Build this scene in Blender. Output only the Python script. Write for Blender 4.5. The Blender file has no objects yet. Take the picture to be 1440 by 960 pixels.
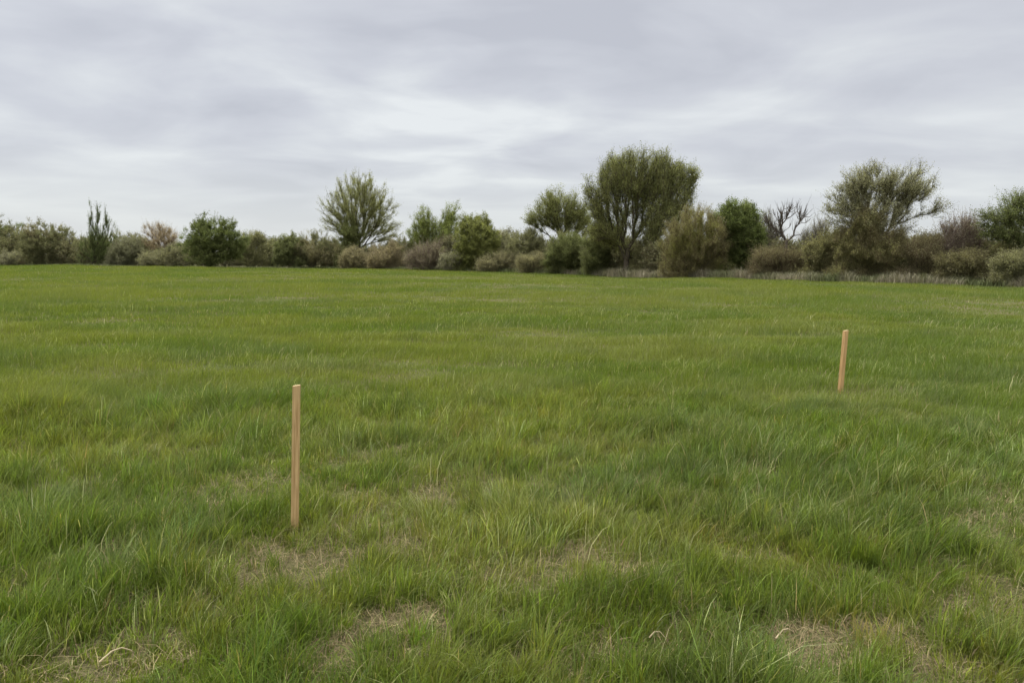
import bpy, math, random
import numpy as np
from mathutils import Matrix

rng = np.random.default_rng(7)
random.seed(7)
R = math.radians
scene = bpy.context.scene
COL = scene.collection

# ------------------------------------------------------------------ camera
FPX = 1040.0                      # focal length in photo pixels (1440 wide)
CAM_Z = 1.5
PITCH = math.atan(118.0 / FPX)
ROLL = math.atan(10.0 / 1440.0)
cam_d = bpy.data.cameras.new("camera")
cam = bpy.data.objects.new("camera", cam_d)
COL.objects.link(cam)
cam_d.sensor_width = 36.0
cam_d.lens = FPX / 1440.0 * 36.0
cam_d.clip_start = 0.05
cam_d.clip_end = 5000
MW = Matrix.Translation((0, 0, CAM_Z)) @ Matrix.Rotation(R(90) - PITCH, 4, 'X') @ Matrix.Rotation(ROLL, 4, 'Z')
cam.matrix_world = MW
scene.camera = cam
M3 = np.array(MW.to_3x3())


def ray(px, py):
    return M3 @ np.array([(px - 720) / FPX, (480 - py) / FPX, -1.0])


def at_depth(px, py, D):
    """world point on the photo ray at distance y = D"""
    d = ray(px, py)
    return np.array([0, 0, CAM_Z]) + d * (D / d[1])


def on_ground(px, py, z=0.0):
    d = ray(px, py)
    t = (z - CAM_Z) / d[2]
    return np.array([0, 0, CAM_Z]) + d * t


# ------------------------------------------------------------------ noise
def _hash(ix, iy, seed):
    h = (ix.astype(np.int64) * 374761393 + iy.astype(np.int64) * 668265263 + seed * 1442695041) & 0xFFFFFFFF
    h = ((h ^ (h >> 13)) * 1274126177) & 0xFFFFFFFF
    h = h ^ (h >> 16)
    return (h & 0xFFFFFF) / float(0xFFFFFF)


def vnoise(x, y, seed=0):
    x = np.asarray(x, float); y = np.asarray(y, float)
    ix = np.floor(x); iy = np.floor(y)
    fx = x - ix; fy = y - iy
    fx = fx * fx * (3 - 2 * fx); fy = fy * fy * (3 - 2 * fy)
    a = _hash(ix, iy, seed); b = _hash(ix + 1, iy, seed)
    c = _hash(ix, iy + 1, seed); d = _hash(ix + 1, iy + 1, seed)
    return (a * (1 - fx) + b * fx) * (1 - fy) + (c * (1 - fx) + d * fx) * fy


def fbm(x, y, seed=0, octv=3):
    s = 0; a = 0.5; t = 0
    for o in range(octv):
        s = s + a * vnoise(x * 2 ** o + 17.3 * o, y * 2 ** o - 9.1 * o, seed + o * 101)
        t += a; a *= 0.5
    return s / t


def hgt(x, y):
    x = np.asarray(x, float); y = np.asarray(y, float)
    r = np.hypot(x, y)
    near = np.clip((r - 0.5) / 4.0, 0.3, 1)
    z = 0.10 * (fbm(x / 0.9, y / 0.8, 3, 2) - 0.5) * near
    far = np.clip((r - 9) / 25.0, 0, 1)
    z = z + 0.42 * (fbm(x / 17.0, y / 13.0, 11, 2) - 0.5) * far
    return z


# ------------------------------------------------------------------ helpers
def tag(o, label=None, cat=None, group=None, kind=None):
    if label: o['label'] = label
    if cat: o['category'] = cat
    if group: o['group'] = group
    if kind: o['kind'] = kind
    return o


def mesh_np(name, verts, loops, starts, totals, mat, parent=None, tint=None, smooth=False):
    me = bpy.data.meshes.new(name)
    me.vertices.add(len(verts))
    me.vertices.foreach_set('co', np.ascontiguousarray(verts, dtype=np.float32).ravel())
    me.loops.add(len(loops))
    me.loops.foreach_set('vertex_index', np.ascontiguousarray(loops, dtype=np.int32))
    me.polygons.add(len(starts))
    me.polygons.foreach_set('loop_start', np.ascontiguousarray(starts, dtype=np.int32))
    if smooth:
        me.polygons.foreach_set('use_smooth', np.ones(len(starts), dtype=bool))
    if tint is not None:
        ca = me.attributes.new('tint', 'FLOAT_COLOR', 'POINT')
        c = np.ones((len(verts), 4), dtype=np.float32)
        c[:, :3] = tint
        ca.data.foreach_set('color', c.ravel())
    me.update(calc_edges=True)
    me.materials.append(mat)
    o = bpy.data.objects.new(name, me)
    COL.objects.link(o)
    if parent is not None:
        o.parent = parent
    return o


class Buf:
    """collects vertex / face arrays of one mesh"""
    def __init__(self):
        self.v = []; self.l = []; self.t = []; self.c = []; self.n = 0

    def add(self, verts, faces, tint=None):
        """faces: (k, m) array, all of one vertex count"""
        self.v.append(np.asarray(verts, dtype=np.float32))
        f = np.asarray(faces) + self.n
        self.l.append(f.ravel().astype(np.int32))
        self.t.append(np.full(len(f), f.shape[1], dtype=np.int32))
        if tint is not None:
            self.c.append(np.asarray(tint, dtype=np.float32))
        self.n += len(verts)

    def build(self, name, mat, parent=None, smooth=False, origin=None):
        v = np.concatenate(self.v); l = np.concatenate(self.l); t = np.concatenate(self.t)
        if origin is not None:
            v = v - np.asarray(origin, dtype=np.float32)
        s = np.concatenate([[0], np.cumsum(t)[:-1]])
        c = np.concatenate(self.c) if self.c else None
        return mesh_np(name, v, l, s, t, mat, parent, c, smooth)


# ------------------------------------------------------------------ materials
def new_mat(name):
    m = bpy.data.materials.new(name)
    m.use_nodes = True
    nt = m.node_tree
    nt.nodes.clear()
    out = nt.nodes.new('ShaderNodeOutputMaterial')
    return m, nt, out


def nd(nt, typ, **kw):
    n = nt.nodes.new(typ)
    for k, v in kw.items():
        setattr(n, k, v)
    return n


def leaf_material(name, translucent=0.3, rough=0.55, spec=0.25, mult=(1, 1, 1), trans=(1.15, 1.2, .6)):
    """leaf colour comes from the per-leaf 'tint' attribute (its own pigment) with a little noise"""
    m, nt, out = new_mat(name)
    at = nd(nt, 'ShaderNodeAttribute', attribute_name='tint')
    tc = nd(nt, 'ShaderNodeTexCoord')
    nz = nd(nt, 'ShaderNodeTexNoise'); nz.inputs['Scale'].default_value = 1.3; nz.inputs['Detail'].default_value = 3
    nt.links.new(tc.outputs['Object'], nz.inputs['Vector'])
    mr = nd(nt, 'ShaderNodeMapRange'); mr.inputs['To Min'].default_value = 0.78; mr.inputs['To Max'].default_value = 1.22
    nt.links.new(nz.outputs['Fac'], mr.inputs['Value'])
    mul = nd(nt, 'ShaderNodeVectorMath', operation='SCALE')
    nt.links.new(at.outputs['Color'], mul.inputs[0]); nt.links.new(mr.outputs[0], mul.inputs['Scale'])
    mul2 = nd(nt, 'ShaderNodeVectorMath', operation='MULTIPLY'); mul2.inputs[1].default_value = mult
    nt.links.new(mul.outputs[0], mul2.inputs[0])
    p = nd(nt, 'ShaderNodeBsdfPrincipled')
    p.inputs['Roughness'].default_value = rough
    p.inputs['Specular IOR Level'].default_value = spec
    nt.links.new(mul2.outputs[0], p.inputs['Base Color'])
    tr = nd(nt, 'ShaderNodeBsdfTranslucent')
    mul3 = nd(nt, 'ShaderNodeVectorMath', operation='MULTIPLY'); mul3.inputs[1].default_value = trans
    nt.links.new(mul2.outputs[0], mul3.inputs[0]); nt.links.new(mul3.outputs[0], tr.inputs['Color'])
    mx = nd(nt, 'ShaderNodeMixShader'); mx.inputs[0].default_value = translucent
    nt.links.new(p.outputs[0], mx.inputs[1]); nt.links.new(tr.outputs[0], mx.inputs[2])
    nt.links.new(mx.outputs[0], out.inputs[0])
    return m


def bark_material(name, c1, c2):
    m, nt, out = new_mat(name)
    tc = nd(nt, 'ShaderNodeTexCoord')
    mp = nd(nt, 'ShaderNodeMapping'); mp.inputs['Scale'].default_value = (6, 6, 1.2)
    nz = nd(nt, 'ShaderNodeTexNoise'); nz.inputs['Scale'].default_value = 2.5; nz.inputs['Detail'].default_value = 6
    nt.links.new(tc.outputs['Object'], mp.inputs[0]); nt.links.new(mp.outputs[0], nz.inputs['Vector'])
    cr = nd(nt, 'ShaderNodeValToRGB')
    cr.color_ramp.elements[0].position = 0.3; cr.color_ramp.elements[0].color = (*c1, 1)
    cr.color_ramp.elements[1].position = 0.7; cr.color_ramp.elements[1].color = (*c2, 1)
    nt.links.new(nz.outputs['Fac'], cr.inputs[0])
    p = nd(nt, 'ShaderNodeBsdfPrincipled'); p.inputs['Roughness'].default_value = 0.9
    p.inputs['Specular IOR Level'].default_value = 0.15
    nt.links.new(cr.outputs[0], p.inputs['Base Color'])
    bp = nd(nt, 'ShaderNodeBump'); bp.inputs['Strength'].default_value = 0.6; bp.inputs['Distance'].default_value = 0.03
    nt.links.new(nz.outputs['Fac'], bp.inputs['Height']); nt.links.new(bp.outputs[0], p.inputs['Normal'])
    nt.links.new(p.outputs[0], out.inputs[0])
    return m


GRASS_MAT = leaf_material('grass_blades', 0.42, 0.5, 0.18)
DRY_MAT = leaf_material('dry_straw', 0.15, 0.7, 0.15)
LEAF_MAT = leaf_material('tree_leaves', 0.48, 0.6, 0.15, (2.55, 2.48, 2.2), (1.05, 1.1, .8))
BARK_DARK = bark_material('dark_bark', (0.035, 0.028, 0.02), (0.09, 0.075, 0.055))
BARK_GREY = bark_material('grey_bark', (0.09, 0.075, 0.06), (0.2, 0.17, 0.14))
BARK_BROWN = bark_material('brown_twigs', (0.085, 0.06, 0.042), (0.19, 0.14, 0.10))
BARK_DEAD = bark_material('dead_wood', (.055, .046, .036), (.125, .105, .082))
BARK_MAUVE = bark_material('mauve_twigs', (0.12, 0.085, 0.075), (0.25, 0.18, 0.16))


def ground_material():
    m, nt, out = new_mat('field_soil')
    tc = nd(nt, 'ShaderNodeTexCoord')
    n1 = nd(nt, 'ShaderNodeTexNoise'); n1.inputs['Scale'].default_value = 0.9; n1.inputs['Detail'].default_value = 5
    n2 = nd(nt, 'ShaderNodeTexNoise'); n2.inputs['Scale'].default_value = 38; n2.inputs['Detail'].default_value = 8; n2.inputs['Roughness'].default_value = 0.7
    mp = nd(nt, 'ShaderNodeMapping'); mp.inputs['Scale'].default_value = (1, 1, 0.3)
    nt.links.new(tc.outputs['Object'], n1.inputs['Vector'])
    nt.links.new(tc.outputs['Object'], mp.inputs[0]); nt.links.new(mp.outputs[0], n2.inputs['Vector'])
    cr = nd(nt, 'ShaderNodeValToRGB')
    e = cr.color_ramp.elements
    e[0].position = 0.32; e[0].color = (0.045, 0.035, 0.022, 1)
    e[1].position = 0.68; e[1].color = (0.24, 0.19, 0.115, 1)
    k = e.new(0.5); k.color = (0.12, 0.095, 0.055, 1)
    nt.links.new(n2.outputs['Fac'], cr.inputs[0])
    moss = nd(nt, 'ShaderNodeRGB'); moss.outputs[0].default_value = (0.06, 0.085, 0.02, 1)
    mr = nd(nt, 'ShaderNodeMapRange'); mr.inputs['From Min'].default_value = 0.4; mr.inputs['From Max'].default_value = 0.62
    mr.inputs['To Min'].default_value = 0.75; mr.inputs['To Max'].default_value = 0.15
    nt.links.new(n1.outputs['Fac'], mr.inputs['Value'])
    mix = nd(nt, 'ShaderNodeMixRGB')
    nt.links.new(mr.outputs[0], mix.inputs[0]); nt.links.new(cr.outputs[0], mix.inputs[1]); nt.links.new(moss.outputs[0], mix.inputs[2])
    p = nd(nt, 'ShaderNodeBsdfPrincipled'); p.inputs['Roughness'].default_value = 0.95
    p.inputs['Specular IOR Level'].default_value = 0.1
    nt.links.new(mix.outputs[0], p.inputs['Base Color'])
    bp = nd(nt, 'ShaderNodeBump'); bp.inputs['Strength'].default_value = 0.8; bp.inputs['Distance'].default_value = 0.02
    nt.links.new(n2.outputs['Fac'], bp.inputs['Height']); nt.links.new(bp.outputs[0], p.inputs['Normal'])
    nt.links.new(p.outputs[0], out.inputs[0])
    return m


def wood_material(name, base, dark, end):
    m, nt, out = new_mat(name)
    tc = nd(nt, 'ShaderNodeTexCoord')
    mp = nd(nt, 'ShaderNodeMapping'); mp.inputs['Scale'].default_value = (60, 60, 2.2)
    n1 = nd(nt, 'ShaderNodeTexNoise'); n1.inputs['Scale'].default_value = 2.0; n1.inputs['Detail'].default_value = 6; n1.inputs['Distortion'].default_value = 0.6
    nt.links.new(tc.outputs['Object'], mp.inputs[0]); nt.links.new(mp.outputs[0], n1.inputs['Vector'])
    n2 = nd(nt, 'ShaderNodeTexNoise'); n2.inputs['Scale'].default_value = 7; n2.inputs['Detail'].default_value = 3
    nt.links.new(tc.outputs['Object'], n2.inputs['Vector'])
    cr = nd(nt, 'ShaderNodeValToRGB')
    cr.color_ramp.elements[0].position = 0.3; cr.color_ramp.elements[0].color = (*dark, 1)
    cr.color_ramp.elements[1].position = 0.65; cr.color_ramp.elements[1].color = (*base, 1)
    nt.links.new(n1.outputs['Fac'], cr.inputs[0])
    mr = nd(nt, 'ShaderNodeMapRange'); mr.inputs['To Min'].default_value = 0.75; mr.inputs['To Max'].default_value = 1.25
    nt.links.new(n2.outputs['Fac'], mr.inputs['Value'])
    sc = nd(nt, 'ShaderNodeVectorMath', operation='SCALE')
    nt.links.new(cr.outputs[0], sc.inputs[0]); nt.links.new(mr.outputs[0], sc.inputs['Scale'])
    # paler sawn end grain on the faces that look along the stake
    ge = nd(nt, 'ShaderNodeTexCoord')
    sp = nd(nt, 'ShaderNodeSeparateXYZ'); nt.links.new(ge.outputs['Normal'], sp.inputs[0])
    mr2 = nd(nt, 'ShaderNodeMapRange'); mr2.inputs['From Min'].default_value = 0.6; mr2.inputs['From Max'].default_value = 0.9
    nt.links.new(sp.outputs['Z'], mr2.inputs['Value'])
    mix = nd(nt, 'ShaderNodeMixRGB'); mix.inputs[2].default_value = (*end, 1)
    nt.links.new(mr2.outputs[0], mix.inputs[0]); nt.links.new(sc.outputs[0], mix.inputs[1])
    p = nd(nt, 'ShaderNodeBsdfPrincipled'); p.inputs['Roughness'].default_value = 0.75
    p.inputs['Specular IOR Level'].default_value = 0.2
    nt.links.new(mix.outputs[0], p.inputs['Base Color'])
    bp = nd(nt, 'ShaderNodeBump'); bp.inputs['Strength'].default_value = 0.3; bp.inputs['Distance'].default_value = 0.002
    nt.links.new(n1.outputs['Fac'], bp.inputs['Height']); nt.links.new(bp.outputs[0], p.inputs['Normal'])
    nt.links.new(p.outputs[0], out.inputs[0])
    return m


# ------------------------------------------------------------------ ground sheet
def axis(lo, hi, n, c, k):
    a = math.asinh((lo - c) / k); b = math.asinh((hi - c) / k)
    return c + k * np.sinh(np.linspace(a, b, n))


gx = axis(-900, 900, 361, 0, 3.0)
gy = axis(-60, 1500, 361, 4.0, 4.0)
GX, GY = np.meshgrid(gx, gy)
GZ = hgt(GX, GY)
gv = np.stack([GX.ravel(), GY.ravel(), GZ.ravel()], 1)
nx = len(gx); ny = len(gy)
idx = np.arange(nx * ny).reshape(ny, nx)
gf = np.stack([idx[:-1, :-1], idx[:-1, 1:], idx[1:, 1:], idx[1:, :-1]], -1).reshape(-1, 4)
b = Buf(); b.add(gv, gf)
tag(b.build('ground', ground_material(), smooth=True), kind='structure')

# ------------------------------------------------------------------ field edge (photo rows of the line where the mown field meets the hedge)
EX = np.array([-700, 0, 150, 300, 450, 560, 700, 800, 900, 1000, 1100, 1250, 1440, 2100], float)
EROW = np.array([366, 370.5, 373.5, 375, 374.5, 376.5, 379, 381.5, 386, 389, 392, 395, 398, 404], float)


def edge_dist(px):
    row = np.interp(px, EX, EROW)
    hor = 362 + (px - 720) * 10 / 1440.0
    return (CAM_Z - 0.2) * FPX / np.maximum(row - hor, 9)


# edge in world XY, for a lookup x/y (azimuth) -> y distance
_eb = []
for _px in np.linspace(-700, 2100, 120):
    D = edge_dist(_px)
    d = ray(_px, 362 + (_px - 720) * 10 / 1440.0)
    _eb.append((d[0] / d[1], D))
_eb = np.array(_eb)


def edge_y(x, y):
    return np.interp(x / np.maximum(y, 0.1), _eb[:, 0], _eb[:, 1])


# ------------------------------------------------------------------ grass
# worn patches of thatch: photo pixel, radius across / away in metres, strength
PATCHES = [(405, 785, .34, .22, 1.0), (535, 768, .30, .20, .8), (275, 712, .35, .25, .55), (150, 775, .22, .2, .6),
           (562, 878, .17, .24, 1.0), (490, 905, .15, .2, .95), (740, 815, .26, .16, .85), (805, 785, .34, .2, .9),
           (810, 925, .22, .12, .95), (835, 890, .15, .1, .8), (1165, 890, .36, .24, 1.0), (1290, 870, .16, .14, .7),
           (1385, 745, .35, .22, .5), (1412, 700, .3, .35, .6), (1415, 830, .3, .2, .6), (60, 935, .10, .06, .25),
           (190, 925, .09, .06, .25), (130, 870, .15, .1, .4), (545, 690, .6, .25, .45), (715, 680, .5, .2, .4), (1330, 940, .15, .1, .7),
           (930, 890, .2, .1, .35), (490, 955, .16, .1, .7), (1240, 795, .3, .12, .4), (20, 650, .5, .3, .3), (365, 760, .2, .15, .5)]
_P = [(on_ground(p[0], p[1], 0.03), p[2], p[3], p[4]) for p in PATCHES]


def worn(x, y):
    t = np.zeros_like(x)
    wx = (fbm(x / .25, y / .25, 51, 2) - .5) * .35
    wy = (fbm(x / .25, y / .25, 57, 2) - .5) * .35
    for c, rx, ry, s in _P:
        q = ((x + wx - c[0]) / rx) ** 2 + ((y + wy - c[1]) / ry) ** 2
        t = np.maximum(t, s * np.exp(-0.8 * q * q))
    brk = fbm(x / .13 + 9, y / .11, 61, 3)
    t = t * np.clip(.32 + (brk - .36) * 4.2, .15, 1)
    r = np.hypot(x, y)
    n = fbm(x / .55 + 3, y / .5, 71, 3)
    bare = np.clip((n - .60) * 6, 0, 1) * np.clip((6.5 - r) / 2.5, 0, 1) * np.where((x < -.7) & (y < 3.2), .12, .4)
    return np.clip(np.maximum(t, bare), 0, 1)


# thick dark tussocks that stand out in the photo
TUFTS = [(300, 880, .22, 1.5), (665, 905, .22, 1.4), (735, 835, .18, 1.35), (1050, 935, .22, 1.35), (40, 880, .3, 1.5),
         (1380, 890, .35, 1.5), (820, 745, .4, 1.25), (1180, 725, .55, 1.35), (1310, 690, .4, 1.25), (230, 790, .35, 1.3),
         (900, 735, .3, 1.35), (60, 580, .5, 1.35), (1030, 650, .6, 1.2), (80, 760, .4, 1.3), (640, 640, .6, 1.15)]
_T = [(on_ground(p[0], p[1], 0.03), p[2], p[3]) for p in TUFTS]


def lush(x, y):
    t = np.ones_like(x)
    for c, rr, s in _T:
        q = ((x - c[0]) / rr) ** 2 + ((y - c[1]) / rr) ** 2
        t = np.maximum(t, 1 + (s - 1) * np.exp(-q))
    return t


# grass trodden down round the two stakes when they were driven in
STALK_XY = [on_ground(q[0], q[1], .04) for q in ((1103, 900), (1122, 944), (1140, 957), (160, 940), (925, 905))]
STAKE_XY = [on_ground(414, 752, .0), on_ground(1181, 556, .0)]


def trim(x, y):
    t = np.ones_like(x)
    for c in STALK_XY:
        t = np.minimum(t, 1 - .7 * np.exp(-((x - c[0]) ** 2 + (y - c[1]) ** 2) / .07 ** 2))
    for c in STAKE_XY:
        t = np.minimum(t, 1 - .6 * np.exp(-((x - c[0]) ** 2 + (y - c[1]) ** 2) / .15 ** 2))
    return t


def sample_sector(n, r0, r1, half, p):
    """n points in a sector round the camera foot, density ~ r^-p"""
    u = rng.random(n)
    k = 2 - p
    r = (r0 ** k + u * (r1 ** k - r0 ** k)) ** (1 / k)
    a = (rng.random(n) * 2 - 1) * half
    return r * np.sin(a), r * np.cos(a)


def blades(buf, x, y, z, h, w, lx, ly, tint, levels, droop=0.35):
    """tapered curved blades; (lx, ly) = tip offset"""
    n = len(x)
    fa = rng.random(n) * math.pi * 2
    # face roughly across the bend
    la = np.arctan2(ly, lx) + math.pi / 2
    fa = np.where(rng.random(n) < .65, la + (rng.random(n) - .5) * 1.2, fa)
    cx = np.cos(fa) * w * .5; cy = np.sin(fa) * w * .5
    L = len(levels)
    cols = []
    for t in levels[:-1]:
        wd = (1 - t ** 1.6)
        px = x + lx * t ** 1.8; py = y + ly * t ** 1.8
        pz = z + h * (t * (1 + droop) - droop * t * t * t)
        cols.append(np.stack([px - cx * wd, py - cy * wd, pz], 1))
        cols.append(np.stack([px + cx * wd, py + cy * wd, pz], 1))
    cols.append(np.stack([x + lx, y + ly, z + h], 1))
    m = len(cols)
    V = np.stack(cols, 1).reshape(-1, 3)
    base = (np.arange(n) * m)[:, None]
    T = np.repeat(tint, m, axis=0)
    start = buf.n
    quads = []
    for k in range(L - 2):
        quads.append(base + np.array([[2 * k, 2 * k + 1, 2 * k + 3, 2 * k + 2]]))
    tri = base + np.array([[2 * (L - 2), 2 * (L - 2) + 1, 2 * (L - 2) + 2]])
    buf.v.append(V.astype(np.float32)); buf.c.append(T.astype(np.float32))
    if quads:
        q = np.concatenate(quads) + start
        buf.l.append(q.ravel().astype(np.int32)); buf.t.append(np.full(len(q), 4, np.int32))
    q = tri + start
    buf.l.append(q.ravel().astype(np.int32)); buf.t.append(np.full(len(q), 3, np.int32))
    buf.n += len(V)


GREEN = np.array([0.116, 0.162, 0.029])
YGREEN = np.array([0.168, 0.195, 0.044])
BGREEN = np.array([0.110, 0.150, 0.048])
PALE = np.array([0.330, 0.350, 0.170])
STRAW = np.array([0.320, 0.260, 0.145])
BROWN = np.array([0.140, 0.108, 0.062])


def grass_tint(x, y, yel=0.0, var=1.0):
    n = len(x)
    a = fbm(x / 2.6, y / 1.9, 21, 3)[:, None]
    b_ = fbm(x / .9 + 5, y / .7, 31, 3)[:, None]
    sh = fbm(x / .42, y / .34, 97, 2)[:, None]      # short growth between the tussocks is yellower
    yl = np.clip((a - .38) * 3 + (.5 - sh) * 1.6 * np.clip((14 - np.hypot(x, y)) / 6, 0, 1)[:, None] + yel, 0, 1)
    bl = np.clip((b_ - .5) * 3.5, 0, 1) * .6
    c = GREEN * (1 - yl) + YGREEN * yl
    c = c * (1 - bl) + BGREEN * bl
    v = np.exp(rng.normal(0, .24 * var, n))[:, None]
    c = c * v
    pick = rng.random(n)
    pz = fbm(x / .8, y / .6, 41, 2)
    pale = pick < np.clip(.035 + .36 * (pz - .5), .014, .16) * var
    c[pale] = PALE * np.exp(rng.normal(0, .2, pale.sum()))[:, None]
    st = (pick > 1 - .015 * var)
    c[st] = STRAW * np.exp(rng.normal(0, .2, st.sum()))[:, None]
    return c


WIND = np.array([0.35, -0.10])


def lean_field(x, y):
    a = fbm(x / 1.4, y / 1.4, 81, 2) * 9.0 - 4.5
    return np.cos(a) * .5 + WIND[0], np.sin(a) * .5 + WIND[1]


def height_field(x, y):
    n = fbm(x / 1.3, y / .8, 91, 3)
    n2 = fbm(x / 4.2, y / 2.4, 95, 2)
    n3 = fbm(x / .42, y / .34, 97, 2)
    near = np.clip((14 - np.hypot(x, y)) / 6, 0, 1)
    n = n + near * .8 * (n3 - .5)
    return np.clip(.55 + 1.3 * (n - .5) + 1.2 * (n2 - .5) + .45, .35, 1.9)


G = Buf()
# --- near: tussocks of splayed blades
nc = 18500
cx, cy = sample_sector(nc, 1.3, 8.0, R(56), 0.75)
wn = worn(cx, cy); lu = lush(cx, cy)
keep = rng.random(nc) > wn * 1.02
cx, cy, wn, lu = cx[keep], cy[keep], wn[keep], lu[keep]
per = np.clip((rng.gamma(4.0, 5.2, len(cx))) * (1 - .55 * wn) * lu, 3, 70).astype(int)
ci = np.repeat(np.arange(len(cx)), per)
n = len(ci)
crad = (.025 + .055 * rng.random(len(cx)))[ci]
ca = rng.random(n) * 2 * math.pi; cr_ = crad * np.sqrt(rng.random(n))
ox = np.cos(ca) * cr_; oy = np.sin(ca) * cr_
x = cx[ci] + ox; y = cy[ci] + oy
ch = np.exp(rng.normal(0, .22, len(cx)))[ci]
h = .122 * height_field(x, y) * ch * (.55 + .6 * rng.random(n)) * lu[ci] * (1 - .68 * wn[ci]) * trim(x, y)
fx, fy = lean_field(x, y)
cl = rng.normal(0, .2, (len(cx), 2))[ci]
sp = .55 + .5 * rng.random(n)
lx = h * (fx * .22 + cl[:, 0] + ox / .08 * sp * .8 + rng.normal(0, .2, n))
ly = h * (fy * .22 + cl[:, 1] + oy / .08 * sp * .8 + rng.normal(0, .2, n))
r = np.hypot(x, y)
w = (.0032 + .0030 * rng.random(n)) * np.maximum(1, r / 6)
ctint = np.exp(rng.normal(0, .16, (len(cx), 1)))[ci] * np.exp(rng.normal(0, [[.07, .03, .08]], (len(cx), 3)))[ci]
t = grass_tint(x, y) * ctint
# the golden tuft in the worn patch on the right
gt = on_ground(1205, 885, .03)
g_ = np.exp(-(((x - gt[0]) / .2) ** 2 + ((y - gt[1]) / .13) ** 2))[:, None] * (rng.random((n, 1)) < .8)
t = t * (1 - g_) + np.array([.30, .245, .07]) * g_
blades(G, x, y, hgt(x, y) - .01, h, w, lx, ly, t, (0, .35, .7, 1))
# --- near: loose lower blades filling between the tussocks
n = 170000
x, y = sample_sector(n, 1.3, 8.0, R(56), 0.75)
wn = worn(x, y)
keep = rng.random(n) > wn * .8
x, y, wn = x[keep], y[keep], wn[keep]; n = len(x)
h = .085 * height_field(x, y) * (.4 + .8 * rng.random(n)) * (1 - .4 * wn)
fx, fy = lean_field(x, y)
lx = h * (fx * .6 + rng.normal(0, .6, n)); ly = h * (fy * .6 + rng.normal(0, .6, n))
w = (.0024 + .002 * rng.random(n)) * np.maximum(1, np.hypot(x, y) / 6)
blades(G, x, y, hgt(x, y) - .005, h, w, lx, ly, grass_tint(x, y), (0, .45, 1))
# --- middle
n = 460000
x, y = sample_sector(n, 7.2, 24, R(47), 1.45)
r = np.hypot(x, y)
hf = height_field(x, y)
h = .142 * hf * (.5 + .7 * rng.random(n)) * lush(x, y) * trim(x, y)
fx, fy = lean_field(x, y)
lx = h * (fx * .3 + rng.normal(0, .35, n)); ly = h * (fy * .3 + rng.normal(0, .35, n))
w = (.0028 + .0022 * rng.random(n)) * (r / 6) ** .85
blades(G, x, y, hgt(x, y) - .01, h, w, lx, ly, grass_tint(x, y, .1, .7), (0, .5, 1))
# --- far, up to the hedge line
n = 620000
x, y = sample_sector(n, 22, 125, R(43), 1.5)
ey = edge_y(x, y)
keep = y < ey + 7
x, y = x[keep], y[keep]; n = len(x)
r = np.hypot(x, y)
hf = height_field(x * .55, y * .4)
h = .17 * hf * (.6 + .5 * rng.random(n))
fx, fy = lean_field(x * .6, y * .5)
lx = h * (fx * .3 + rng.normal(0, .35, n)); ly = h * (fy * .3 + rng.normal(0, .35, n))
w = (.0032 + .0024 * rng.random(n)) * (r / 6) ** .85
blades(G, x, y, hgt(x, y) - .01, h, w, lx, ly, grass_tint(x * .6, y * .5, .3, .3), (0, 1))
tag(G.build('grass', GRASS_MAT), 'lush green meadow grass covering the whole field', 'grass', kind='stuff')

# --- thatch: flat dead straw lying in the worn patches
S = Buf()
n = 260000
x, y = sample_sector(n, 1.3, 7.5, R(54), 0.75)
wn = worn(x, y)
keep = rng.random(n) < (.16 + .8 * wn)
x, y, wn = x[keep], y[keep], wn[keep]; n = len(x)
a = rng.random(n) * 2 * math.pi
L = .04 + .11 * rng.random(n) ** 1.5
up = rng.random(n) ** 2.5
h = .004 + up * .05
lx = np.cos(a) * L; ly = np.sin(a) * L
w = .0016 + .0022 * rng.random(n)
mix = rng.random(n)[:, None] ** .8
t = (BROWN * mix + STRAW * (1 - mix)) * np.exp(rng.normal(0, .25, n))[:, None]
blades(S, x, y, hgt(x, y) + .004 + rng.random(n) * .018, h, w, lx, ly, t, (0, .45, 1), .9)
# pale dead stems standing among the green, all over the near field
n = 3400
x, y = sample_sector(n, 1.6, 22, R(46), 1.2)
pz = fbm(x / .9, y / .7, 141, 2)
keep = rng.random(n) < np.clip((pz - .40) * 4, 0, 1)
x, y = x[keep], y[keep]; n = len(x)
h = .11 + .11 * rng.random(n)
fx, fy = lean_field(x, y)
lx = h * (fx * .8 + rng.normal(0, .4, n)); ly = h * (fy * .8 + rng.normal(0, .4, n))
w = (.0022 + .002 * rng.random(n)) * np.maximum(1, np.hypot(x, y) / 6) ** .9
t = (PALE * .6 + STRAW * .5) * np.exp(rng.normal(0, .2, n))[:, None]
blades(S, x, y, hgt(x, y), h, w, lx, ly, t, (0, .4, .75, 1), .5)
tag(S.build('dry_grass', DRY_MAT), 'dead straw matted in the worn patches between the green tussocks', 'dry grass', kind='stuff')

# --- rank verge in front of the hedge: grey tan weeds
V = Buf()
n = 110000
px = -160 + 1700 * rng.random(n)
dens = np.interp(px, [-160, 600, 660, 800, 870, 960, 1000, 1130, 1250, 1440, 1520], [.45, .45, .5, .9, 1, 1, 1, 1, .8, 1, 1])
keep = rng.random(n) < dens
px = px[keep]; n = len(px)
dd = np.interp(px, EX, edge_dist(EX)) + .2 + rng.random(n) * np.interp(px, [-100, 660, 900, 1440], [6.0, 4.0, 4.5, 5.0])
hor = 362 + (px - 720) * 10 / 1440.0
kx = (px - 720) / FPX / math.cos(PITCH)
x = kx * dd; y = dd
h = (.22 + .4 * rng.random(n)) * (.45 + 1.1 * fbm(x / 1.1, y / 1.1, 201, 3)) * np.interp(px, [600, 700, 850, 1000, 1440], [.6, .9, 1.5, 1.25, 1.1])
lx = h * rng.normal(.1, .4, n); ly = h * rng.normal(0, .4, n)
w = .018 + .03 * rng.random(n)
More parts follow.
